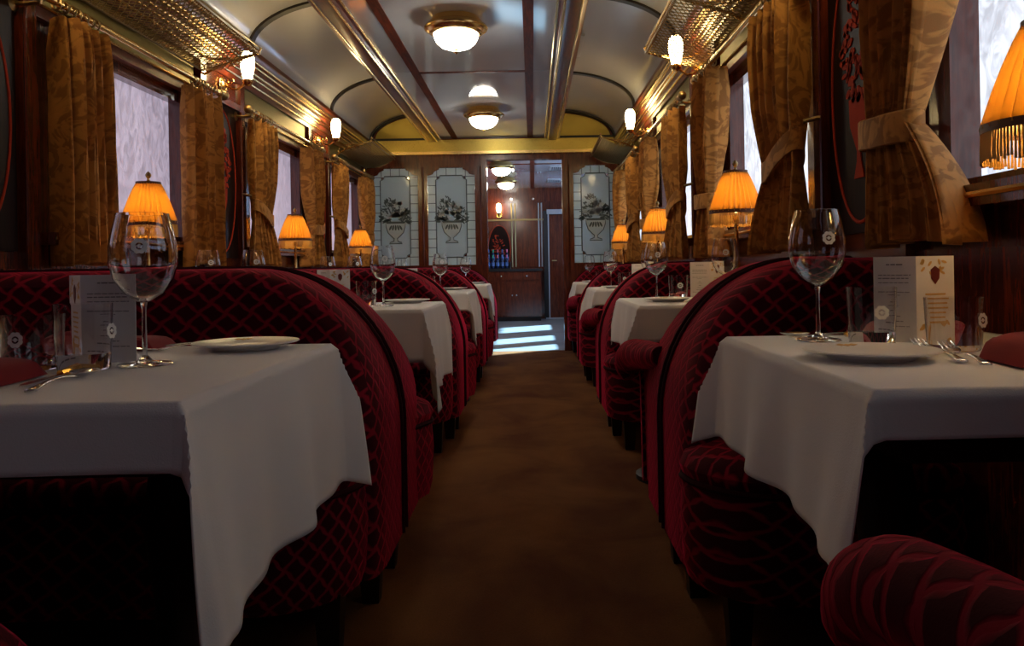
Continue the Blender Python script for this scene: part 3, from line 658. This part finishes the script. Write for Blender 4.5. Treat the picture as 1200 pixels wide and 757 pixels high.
# ------------------------------------------------------------------ chairs
def chair(s, face, label, arms, cap=.13):
    """s side of the aisle; face -1 looks back to the camera end, +1 looks at the partition. canonical frame: aisle at x=0, wall at -w, forward +y"""
    w_ = 1.32 if s < 0 else .565; rx, rz, top, zb = .40, .44, .905, .15
    r = empty('banquette' if s < 0 else 'armchair')
    flip = Matrix.Diagonal((-s if s < 0 else -1, face, 1, 1)) if False else Matrix.Diagonal((1 if s < 0 else -1, face, 1, 1))
    def mbn(): b = MB(); b.M = flip; return b
    A = [(-w_, zb, -.0, 0), (-w_, top-.03, 0, 1)]+[(-w_+(w_-rx)*k/6, top, 0, 1) for k in range(1, 7)]
    A += [(-rx+rx*math.sin(t), top-rz+rz*math.cos(t), math.sin(t), math.cos(t)) for t in [PI/2*k/14 for k in range(1, 15)]]
    A += [(0, top-rz-(top-rz-zb)*k/4, 1, 0) for k in range(1, 5)]
    def wing(x, z):
        f = max(0, min(1, (x+.34)/.34)); f = f*f*(3-2*f); return f*min(cap, max(0, top-(.10 if cap < .2 else 0)-z)*(.5 if cap < .2 else .62))
    loops = [(.002, .016, 0), (.010, .003, 0), (.03, 0, 0), (.17, 0, .8), (.215, .010, 1), (.235, .025, 1), (.24, .04, 1), (.232, .06, 1), (.20, .14, .8), (.165, .27, .35)]
    mb = mbn(); n = len(A); vs_ = []
    for y, de, wf in loops:
        for x, z, nx, nz in A:
            X, Z = x-de*nx, z-de*nz; vs_.append((X, y+wf*wing(x, z), Z))
    for j in range(len(loops)-1):
        mb.cm = 0 if j >= 4 else 1
        mb.add([vs_[j*n+i] for i in range(n)]+[vs_[(j+1)*n+i] for i in range(n)], [(i, i+1, n+i+1, n+i) for i in range(n-1)])
    L = len(loops)-1
    mb.cm = 0; mb.add([vs_[L*n+i] for i in range(n)], [tuple(range(n))])
    mb.cm = 1; mb.add([vs_[i] for i in range(n)], [tuple(range(n))])
    bk = part('backrest', mb, ['velvet_in', 'velvet_out'], r)
    mb = mbn(); mb.tube([(x+.002*nx, .022, z+.002*nz) for x, z, nx, nz in A[1:]], .006, 6); part('back_piping', mb, 'piping', bk)
    # seat
    fy, cr, bx = .57, .21, (-.09 if arms else (.035 if face > 0 else (-.03 if s < 0 else .01)))
    O = [(-w_, .10), (-w_, fy-.02), (-w_+.03, fy)]+[(-w_+.03+(bx-cr+w_-.03)*k/5, fy) for k in range(1, 6)]
    O += [(bx-cr+cr*math.sin(t), fy-cr+cr*math.cos(t)) for t in [PI/2*k/9 for k in range(1, 10)]]+[(bx-.07, .16)]
    cxm = sum(p[0] for p in O)/len(O); cym = .3
    def ring_(mb, levels):
        m_ = len(O); V = []
        for z, ins in levels:
            for x, y in O:
                dx, dy = cxm-x, cym-y; l = math.hypot(dx, dy) or 1; V.append((x+dx/l*ins, y+dy/l*ins, z))
        F = [(j*m_+i, j*m_+(i+1) % m_, (j+1)*m_+(i+1) % m_, (j+1)*m_+i) for j in range(len(levels)-1) for i in range(m_)]
        F += [tuple(range(m_)), tuple((len(levels)-1)*m_+i for i in range(m_))]
        mb.add(V, F)
    mb = mbn(); ring_(mb, [(.145, .03), (.15, .012), (.19, 0), (.30, -.006), (.385, 0), (.39, .01)]); part('seat_base', mb, 'velvet_out', r)
    mb = mbn(); ring_(mb, [(.388, .02), (.392, .004), (.42, -.006), (.445, .006), (.462, .04), (.472, .10), (.476, .17)]); cu = part('seat_cushion', mb, 'velvet_top', r)
    mb = mbn(); mb.tube([(x, y, .39) for x, y in O[1:]], .008, 6); part('seat_piping', mb, 'piping', cu)
    for lx, ly in ((-w_+.08, .12), (-w_+.08, .48), (-.07, .12), (-.10, .44)):
        mb = mbn(); mb.add([(lx+a*e, ly+b*e, z) for z, e in ((0, .022), (.16, .032)) for a, b in ((-1, -1), (1, -1), (1, 1), (-1, 1))], [(0, 1, 2, 3), (4, 5, 6, 7), (0, 1, 5, 4), (1, 2, 6, 5), (2, 3, 7, 6), (3, 0, 4, 7)]); part('leg', mb, 'dark', r, False)
    if arms:
        mb = mbn(); P = [(-.03, .16, .615), (-.022, .25, .605), (-.008, .36, .598), (.006, .45, .592), (.014, .52, .580), (.018, .57, .555), (.018, .592, .52), (.012, .585, .49)]
        RR = [.03, .044, .048, .050, .053, .053, .046, .028]; Q = []; RQ = []
        for k in range(len(P)-1):
            a, b, c, d = (Vector(P[max(0, k-1)]), Vector(P[k]), Vector(P[k+1]), Vector(P[min(len(P)-1, k+2)]))
            for j in range(4):
                t = j/4; Q.append(.5*(2*b+(c-a)*t+(2*a-5*b+4*c-d)*t*t+(3*b-a-3*c+d)*t**3)); RQ.append(RR[k]+(RR[k+1]-RR[k])*t)
        Q.append(Vector(P[-1])); RQ.append(RR[-1])
        mb.tube(Q, RQ, 24); part('arm_roll', mb, 'velvet_top', r)
        mb = mbn(); mb.prism([(.16, .14), (.54, .14), (.565, .50), (.555, .54), (.40, .57), (.16, .64)], -.085, -.032, 'x'); part('arm_panel', mb, 'velvet_out', r)
        mb = mbn(); mb.prism([(.535, .13), (.57, .13), (.593, .50), (.565, .51)], -.088, -.020, 'x'); part('arm_front', mb, 'velvet_plain', r)
    return r
protos = {}
for s in (-1, 1):
    for face in (-1, 1):
        protos[s, face] = chair(s, face, '', s > 0 and face > 0)
near_proto = chair(-1, 1, '', False, .36)
for s in (-1, 1):
    kind, cat, grp = ('red velvet banquette', 'banquette', 'banquettes') if s < 0 else ('red velvet armchair', 'armchair', 'armchairs')
    for i in range(4):
        place(protos[s, -1], (AI[s], SEAM[i+1]-.004-(.02 if i == 3 else 0), 0), 0, '%s facing away from partition, %s' % (kind, where(s, i)), cat, grp)
        place(near_proto if (i == 0 and s < 0) else protos[s, 1], (AI[s], SEAM[i]+.004, 0), 0, '%s facing toward partition, %s' % (kind, where(s, i)), cat, grp)

# ------------------------------------------------------------------ tables and cloths
TL = .70; TZ = .74
for s in (-1, 1):
    for i in range(4):
        xa, xw = TE[s], s*(W-.03); yc = TC[i]
        t = empty('dining_table', (xa, yc, 0)); tag(t, 'dark wood dining table under a white cloth, '+where(s, i), 'table', 'dining tables')
        dw = abs(xw-xa); q = 1 if s > 0 else -1
        part('tabletop', MB().box(*sorted((0, q*dw)), -TL/2, TL/2, TZ-.034, TZ-.002), 'dark', t, False)
        part('apron', MB().box(*sorted((q*.05, q*dw)), -TL/2+.05, TL/2-.05, TZ-.10, TZ-.034), 'dark', t, False)
        mb = MB(); mb.M = Matrix.Translation((q*.16, 0, 0)); mb.lathe([(.15, 0), (.15, .02), (.06, .05), (.035, .10), (.032, .35), (.05, .50), (.035, .60), (.08, TZ-.10), (1e-6, TZ-.10)], 20); part('pedestal', mb, 'dark', t)
        part('wall_bracket', MB().box(*sorted((q*(dw-.04), q*dw)), -.2, .2, .55, TZ-.10), 'dark', t, False)
        # cloth
        if s < 0: da, dn, df = (.29, .33, .31, .30)[i], (.085, .20, .12, .12)[i], .10
        else: da, dn, df = (.21, .20, .22, .24)[i], (.06, .14, .10, .10)[i], .10
        rnd = random.Random(10*i+s); ph = rnd.uniform(0, 6)
        Wd = dw-.005; Ly = TL
        US = [Wd*k/30 for k in range(31)]+[Wd+e for e in (.003, .006, .010, .014, .02)]+[Wd+.02+(da-.02)*k/24 for k in range(1, 25)]
        VS = [-dn+(dn-.02)*k/8 for k in range(9)]+[-.014, -.010, -.006, -.003, 0]+[Ly*k/44 for k in range(1, 45)]+[Ly+e for e in (.003, .006, .010, .014, .02)]+[Ly+.02+(df-.02)*k/8 for k in range(1, 9)]
        def cl_fn(u, v):
            p = US[round(u*(len(US)-1))]; vv = VS[round(v*(len(VS)-1))]
            out = max(0, p-Wd); bn = max(0, -vv); bf = max(0, vv-Ly); b = max(bn, bf)
            r_ = .014
            hx = min(out, r_)*.8; hz = out
            k = out/da
            wav = k*(.010*math.sin(vv*17+ph)+.008*math.sin(vv*31+ph*2))+(.016*k*math.exp(-((vv-.0)/.16)**2))
            x = min(p, Wd)+hx+.018*k+wav+.004
            e = max(dn, df)
            flare = (min(b, r_)*.8+.012*(b/e)+.006*math.sin(p*13+ph)*b/e) if b > 0 else 0
            if out > 0 and b > 0: flare += min(out, b)*.35; x += min(out, b)*.25
            y = (-flare-.004 if vv < 0 else (Ly+flare+.004 if vv > Ly else vv))
            dz = max(out, b) if not (out > 0 and b > 0) else max(out, b)+.25*min(out, b)
            dz = max(0, dz-.004)
            sag = .004*math.sin(7*p+ph)*math.sin(6*vv)*(1 if dz == 0 else 0)*0
            return (q*(dw-x) if False else -q*0+q*(Wd-x), y-Ly/2, TZ+.0025-dz+sag)
        mb = MB().grid(cl_fn, len(US)-1, len(VS)-1)
        o = part('tablecloth', mb, 'cloth', None, loc=(xa, yc, 0)); so = o.modifiers.new('solid', 'SOLIDIFY'); so.thickness = .002; so.offset = 0
        tag(o, 'white linen tablecloth hanging toward the aisle, '+where(s, i), 'tablecloth', 'white tablecloths')

# ------------------------------------------------------------------ table ware
ZC = TZ+.0045
def emblem(r=.011):
    mb = MB(); n = 48
    o = [(r*(1+.16*abs(math.sin(4*2*PI*i/n)))*math.cos(2*PI*i/n), r*(1+.16*abs(math.sin(4*2*PI*i/n)))*math.sin(2*PI*i/n)) for i in range(n)]
    i_ = [(r*.52*math.cos(2*PI*i/n), r*.52*math.sin(2*PI*i/n)) for i in range(n)]
    mb.add([(x, 0, z) for x, z in o]+[(x, 0, z) for x, z in i_], [(i, (i+1) % n, n+(i+1) % n, n+i) for i in range(n)])
    mb.prism(ell(r*.26, r*.30, 10), -.0002, .0002, 'y'); mb.prism([(-r*.5, -r*.05), (r*.5, -r*.05), (r*.5, r*.07), (-r*.5, r*.07)], -.0001, .0001, 'y')
    return mb
def wine_proto():
    r = empty('wine_glass')
    part('foot', MB().lathe([(1e-6, 0), (.040, 0), (.043, .0015), (.040, .004), (.012, .008), (.005, .016), (1e-6, .016)], 28), 'glass', r)
    part('stem', MB().lathe([(1e-6, .0165), (.0045, .0165), (.0038, .05), (.0038, .09), (.006, .104), (1e-6, .104)], 14), 'glass', r)
    prof = [(1e-6, .1045), (.010, .105), (.030, .118), (.046, .142), (.0525, .168), (.052, .195), (.046, .225), (.040, .250)]
    inn = [(.0388, .2495), (.0448, .225), (.0508, .195), (.0513, .168), (.0448, .143), (.0288, .1195), (.008, .1085), (1e-6, .108)]
    b = part('bowl', MB().lathe(prof+inn, 36), 'glass', r)
    e = part('etched_emblem', emblem(), 'white_paint', b, loc=(0, -.0532, .195)); e.rotation_euler = (math.radians(-5), 0, 0)
    return r
def tumbler_proto(name, R, H, th=.012):
    r = empty(name)
    part('glass_body', MB().lathe([(1e-6, 0), (R*.86, 0), (R*.9, .003), (R*.96, H*.5), (R, H), (R-.0014, H), (R*.96-.0016, H*.5), (R*.88, th), (1e-6, th)], 32), 'glass', r)
    e = part('etched_emblem', emblem(.011), 'white_paint', r, loc=(.016, -R*.975, H*.58)); e.rotation_euler = (math.radians(-3), 0, .25)
    return r
def plate_proto():
    r = empty('side_plate'); part('plate_body', MB().lathe([(1e-6, .003), (.055, .003), (.058, 0), (.062, 0), (.066, .005), (.098, .012), (.101, .0135), (.100, .0155), (.094, .0150), (.066, .009), (.060, .0065), (1e-6, .0065)], 56), 'china', r)
    mb = MB(); mb.M = Matrix.Translation((-.005, .080, .0125)) @ Matrix.Rotation(math.radians(10), 4, 'X'); [mb.prism([(a[0]+x*.008, a[1]+y*.006) for x, y in ((0, -1), (1, 0), (0, 1), (-1, 0))], 0, .0006) for a in ((0, 0), (.010, .002), (-.010, .002))]
    part('crest', mb, 'gilt_ink', r, False)
    return r
def card_proto(seed, L=.100, H=.150, ang=58, sw=1):
    """upright folded card: fold at origin, cover leaf along +x turned, inside leaf along -x"""
    r = empty('menu_card'); a = math.radians(ang)/2; rnd = random.Random(seed)
    def leaf(name, sgn):
        mb = MB(); mb.box(*sorted((0, sgn*L)), -.0006, .0006, 0, H); o = part(name, mb, 'card', r, False); o.rotation_euler = (0, 0, sgn*a); return o
    cv = leaf('cover_leaf', sw); ins = leaf('text_leaf', -sw); cv_x = (0 if sw > 0 else -L); in_x = (-L if sw > 0 else 0)
    mb = MB(); mb.prism([(cv_x+L*.5+x, H*.78+z) for x, z in ((-.008, -.006), (0, -.017), (.008, -.006), (.009, .010), (0, .017), (-.009, .010))], -.0014, -.0007, 'y'); part('crest', mb, 'seal', cv, False)
    mb = MB()
    for cx, cz, sx, sz in ((.008, H-.008, 1, -1), (L-.008, H-.008, -1, -1), (.008, .008, 1, 1), (L-.008, .008, -1, 1)):
        for k in range(7): blob(mb, (cv_x+cx+sx*rnd.uniform(0, .024), cz+sz*rnd.uniform(0, .030)), .006, .0025, rnd.uniform(0, 3), -.0012, -.0007, 6)
    for k in range(7): wd = rnd.uniform(.016, .026); mb.box(cv_x+L/2-wd, cv_x+L/2+wd, -.0012, -.0007, H*.55-k*.0085, H*.55-k*.0085+.003)
    part('gilt_ornament', mb, 'gilt_ink', cv, False)['kind'] = 'stuff'
    mb = MB()
    for row, (z, n_, h_) in enumerate(((.90, 3, .004), (.78, 6, .0025), (.74, 6, .003), (.69, 6, .0025), (.58, 6, .0025), (.545, 2, .002), (.46, 1, .0025), (.42, 2, .002), (.36, 1, .0025), (.30, 2, .002), (.24, 3, .0025), (.18, 6, .0025))):
        tw = L*.16*n_*.8; mid = in_x+L/2; x = mid-tw/2
        while x < mid+tw/2-.003:
            l = min(rnd.uniform(.005, .013), mid+tw/2-x); mb.box(x, x+l, -.0012, -.0007, H*z, H*z+h_*.62); x += l+.0018
    part('printed_lines', mb, 'ink', ins, False)
    return r
def napkin_proto(NW=.22, ND=.13, NH=.036, edge=True):
    r = empty('folded_napkin')
    def fn(u, v, top=1):
        x = (u-.5)*NW; y = (v-.5)*ND; e = min(u, 1-u, v*1.5, (1-v)*1.5)
        t_ = min(1, e*4.5); h = NH*math.sqrt(max(0, 1-(1-t_)**2))*(.85+.15*math.sin(4*u+2*v))*(1.05-.25*v)
        return (x, y, .002+h*top)
    mb = MB().grid(lambda u, v: fn(u, v), 24, 16); mb.grid(lambda u, v: ((u-.5)*NW, (v-.5)*ND, .002), 24, 16)
    part('napkin_body', mb, 'napkin', r)
    if edge: mb = MB().tube([((k/10-.5)*.86*NW, -ND*.5+.006+.003*math.sin(k), .016+.003*math.sin(k*.7)) for k in range(11)], [.004, .011, .012, .012, .012, .012, .012, .012, .012, .011, .004], 8); part('rolled_edge', mb, 'napkin', r)
    return r
def fork_proto():
    r = empty('fork')
    def fz(y): return .004+.010*max(0, (y-.03)/.06)**1.5 if y > .03 else .004
    part('handle', MB().grid(lambda u, v: ((u-.5)*(.016-.010*math.sin(PI*min(1, v*1.05))**.8 if v < .9 else .008), -.10+.13*v, .004+.006*math.sin(PI*v)), 4, 14), 'silver', r).modifiers.new('solid', 'SOLIDIFY').thickness = .0025
    hd = MB().grid(lambda u, v: ((u-.5)*(.008+.016*min(1, v*1.6)), .03+.03*v, fz(.03+.03*v)), 6, 6); h = part('head', hd, 'silver', r); h.modifiers.new('solid', 'SOLIDIFY').thickness = .0022
    for k in range(4):
        x = -.0102+.0068*k; part('tine', MB().tube([(x, .058, fz(.058)), (x, .075, fz(.075)), (x*.95, .098, fz(.098)+.002)], [.0019, .0018, .0008], 6), 'silver', r)
    return r
def spoon_proto():
    r = empty('spoon'); part('handle', MB().grid(lambda u, v: ((u-.5)*(.015-.010*math.sin(PI*min(1, v*1.1))**.8 if v < .9 else .006), -.11+.14*v, .004+.006*math.sin(PI*v)), 4, 14), 'silver', r).modifiers.new('solid', 'SOLIDIFY').thickness = .0025
    part('bowl', MB().grid(lambda u, v: ((u-.5)*.038*math.sin(PI*min(.999, max(.02, v)))**.6, .028+.058*v, .009-.007*math.sin(PI*v)*(1-(2*u-1)**2)), 8, 12), 'silver', r).modifiers.new('solid', 'SOLIDIFY').thickness = .0015
    return r
def knife_proto():
    r = empty('knife'); part('handle', MB().tube([(0, -.11, .006), (0, -.06, .007), (0, 0, .006)], [.006, .0075, .005], 8), 'gold_plate', r)
    part('blade', MB().prism([(-.005, 0), (.006, 0), (.009, .05), (.008, .10), (.002, .118), (-.005, .112)], .003, .0046), 'silver', r)
    return r
wine, tall, squat, plate, nap = wine_proto(), tumbler_proto('water_tumbler', .043, .105, .026), tumbler_proto('short_tumbler', .046, .088, .010), plate_proto(), napkin_proto()
nap_big = napkin_proto(.26, .145, .050, False)
fork, spoon, knife = fork_proto(), spoon_proto(), knife_proto()
def G(s, i): return 'on '+where(s, i)
R = math.radians
# --- wide table farthest from the partition
a = (-1, 0)
place(wine, (-.242, 1.314, ZC), R(20), 'large wine glass beside the menu card '+G(*a), 'wine glass', 'wine glasses')
place(wine, (-.52, 1.235, ZC), 0, 'large wine glass beside the short tumbler '+G(*a), 'wine glass', 'wine glasses')
place(tall, (-.318, 1.270, ZC), R(70), 'water tumbler before the menu card '+G(*a), 'tumbler', 'water tumblers')
place(squat, (-.410, 1.285, ZC), R(-15), 'short tumbler behind the red napkin '+G(*a), 'tumbler', 'short tumblers')
c1 = card_proto(1, .095, .150, sw=-1); place(c1, (-.372, 1.360, ZC), R(0), 'upright folded menu card showing its printed page '+G(*a), 'menu card', 'menu cards')
for k in kids(c1):
    if k.name.startswith('cover'): k.rotation_euler = (0, 0, R(-50))
    else: k.rotation_euler = (0, 0, R(-2))
place(plate, (-.165, 1.565, ZC), R(20), 'round side plate at the far aisle corner '+G(*a), 'plate', 'side plates')
place(nap_big, (-.455, 1.115, ZC), R(6), 'folded red napkin beside the gilt knife '+G(*a), 'napkin', 'red napkins')
place(nap, (-.455, 1.60, ZC), R(4), 'folded red napkin behind the menu card '+G(*a), 'napkin', 'red napkins')
place(knife, (-.300, 1.175, ZC), R(188), 'knife with gilt handle beside the red napkin '+G(*a), 'knife', 'cutlery')
place(spoon, (-.262, 1.130, ZC), R(8), 'silver spoon next to the gilt knife '+G(*a), 'spoon', 'cutlery')
place(fork, (-.31, 1.56, ZC), R(150), 'silver fork beside the far napkin '+G(*a), 'fork', 'cutlery')
place(spoon, (-.33, 1.62, ZC), R(100), 'silver spoon beside the side plate '+G(*a), 'spoon', 'cutlery')
# --- narrow table farthest from the partition
a = (1, 0)
place(wine, (.945, 1.525, ZC), R(4), 'large wine glass behind the side plate '+G(*a), 'wine glass', 'wine glasses')
place(tall, (1.005, 1.425, ZC), R(-22), 'water tumbler beside the menu card '+G(*a), 'tumbler', 'water tumblers')
place(squat, (1.105, 1.335, ZC), R(14), 'short tumbler behind the red napkin '+G(*a), 'tumbler', 'short tumblers')
c2_ = card_proto(4, .075, .158); place(c2_, (1.098, 1.450, ZC), 0, 'upright folded menu card showing its gilt cover '+G(*a), 'menu card', 'menu cards')
for k in kids(c2_):
    if k.name.startswith('cover'): k.rotation_euler = (0, 0, R(8))
    else: k.rotation_euler = (0, 0, R(-42))
place(plate, (.922, 1.235, ZC), 0, 'round side plate with small crest '+G(*a), 'plate', 'side plates')
place(nap_big, (1.195, 1.128, ZC), R(-4), 'folded red napkin beside the forks '+G(*a), 'napkin', 'red napkins')
place(nap, (1.165, 1.615, ZC), R(2), 'folded red napkin on the partition side '+G(*a), 'napkin', 'red napkins')
place(fork, (1.036, 1.255, ZC), R(-8), 'silver fork next to the side plate '+G(*a), 'fork', 'cutlery')
place(fork, (1.052, 1.21, ZC+.001), R(-12), 'silver fork next to the red napkin '+G(*a), 'fork', 'cutlery')
place(spoon, (.985, 1.60, ZC), R(75), 'silver spoon behind the wine glass '+G(*a), 'spoon', 'cutlery')
place(knife, (1.02, 1.585, ZC), R(100), 'knife with gilt handle behind the wine glass '+G(*a), 'knife', 'cutlery')
# --- the tables beyond
cA = card_proto(7, .085, .155); cB = card_proto(8, .085, .160)
for i in (1, 2, 3):
    y = TC[i]
    a = (-1, i)
    place(wine, (-.22, y-.05, ZC), R(20), 'large wine glass beside the aisle '+G(*a), 'wine glass', 'wine glasses')
    place(wine, (-.86, y+.24, ZC), R(35), 'large wine glass between the napkins '+G(*a), 'wine glass', 'wine glasses')
    place(wine, (-1.03, y+.16, ZC), R(35), 'large wine glass beside the lamp '+G(*a), 'wine glass', 'wine glasses')
    place(tall, (-.305, y+.02, ZC), R(40), 'water tumbler beside the menu card '+G(*a), 'tumbler', 'water tumblers')
    place(cA, (-.48, y+.11, ZC), R(-6), 'upright folded menu card '+G(*a), 'menu card', 'menu cards')
    place(plate, (-.165, y+.235, ZC), R(20), 'round side plate by the aisle '+G(*a), 'plate', 'side plates')
    place(nap, (-.62, y-.18, ZC), R(6), 'folded red napkin '+G(*a)+', side away from it', 'napkin', 'red napkins')
    a = (1, i)
    place(wine, (.945, y+.16, ZC), R(0), 'large wine glass beside the aisle '+G(*a), 'wine glass', 'wine glasses')
    place(wine, (1.16, y-.21, ZC), R(-10), 'large wine glass beside the lamp '+G(*a), 'wine glass', 'wine glasses')
    place(tall, (1.03, y+.10, ZC), R(-20), 'water tumbler beside the menu card '+G(*a), 'tumbler', 'water tumblers')
    place(cB, (1.165, y+.09, ZC), R(4), 'upright folded menu card '+G(*a), 'menu card', 'menu cards')
    place(plate, (.955, y-.08, ZC), 0, 'round side plate by the aisle '+G(*a), 'plate', 'side plates')
    place(nap, (1.13, y+.275, ZC), R(-6), 'folded red napkin '+G(*a), 'napkin', 'red napkins')
for o in bpy.data.objects:
    if 'used' in o: del o['used']
# the lamps beyond the edge of the picture: one sconce on each near pier, one table lamp on the near wide table
for o in OFF:
    for k in kids(o):
        if k.name.startswith('glass_shade'): k.name = 'glass_shade_%s_offscreen' % ('left' if o.location.x < 0 else 'right')
for o in list(bpy.data.objects):
    if o.name.startswith('table_lamp') and o.location.y < 2 and o.location.x < 0:
        for k in kids(o):
            if k.type == 'LIGHT': k.name = 'bulb_glow_left_offscreen'
            elif k.name.startswith('bulb'): k.name = 'bulb_left_offscreen'
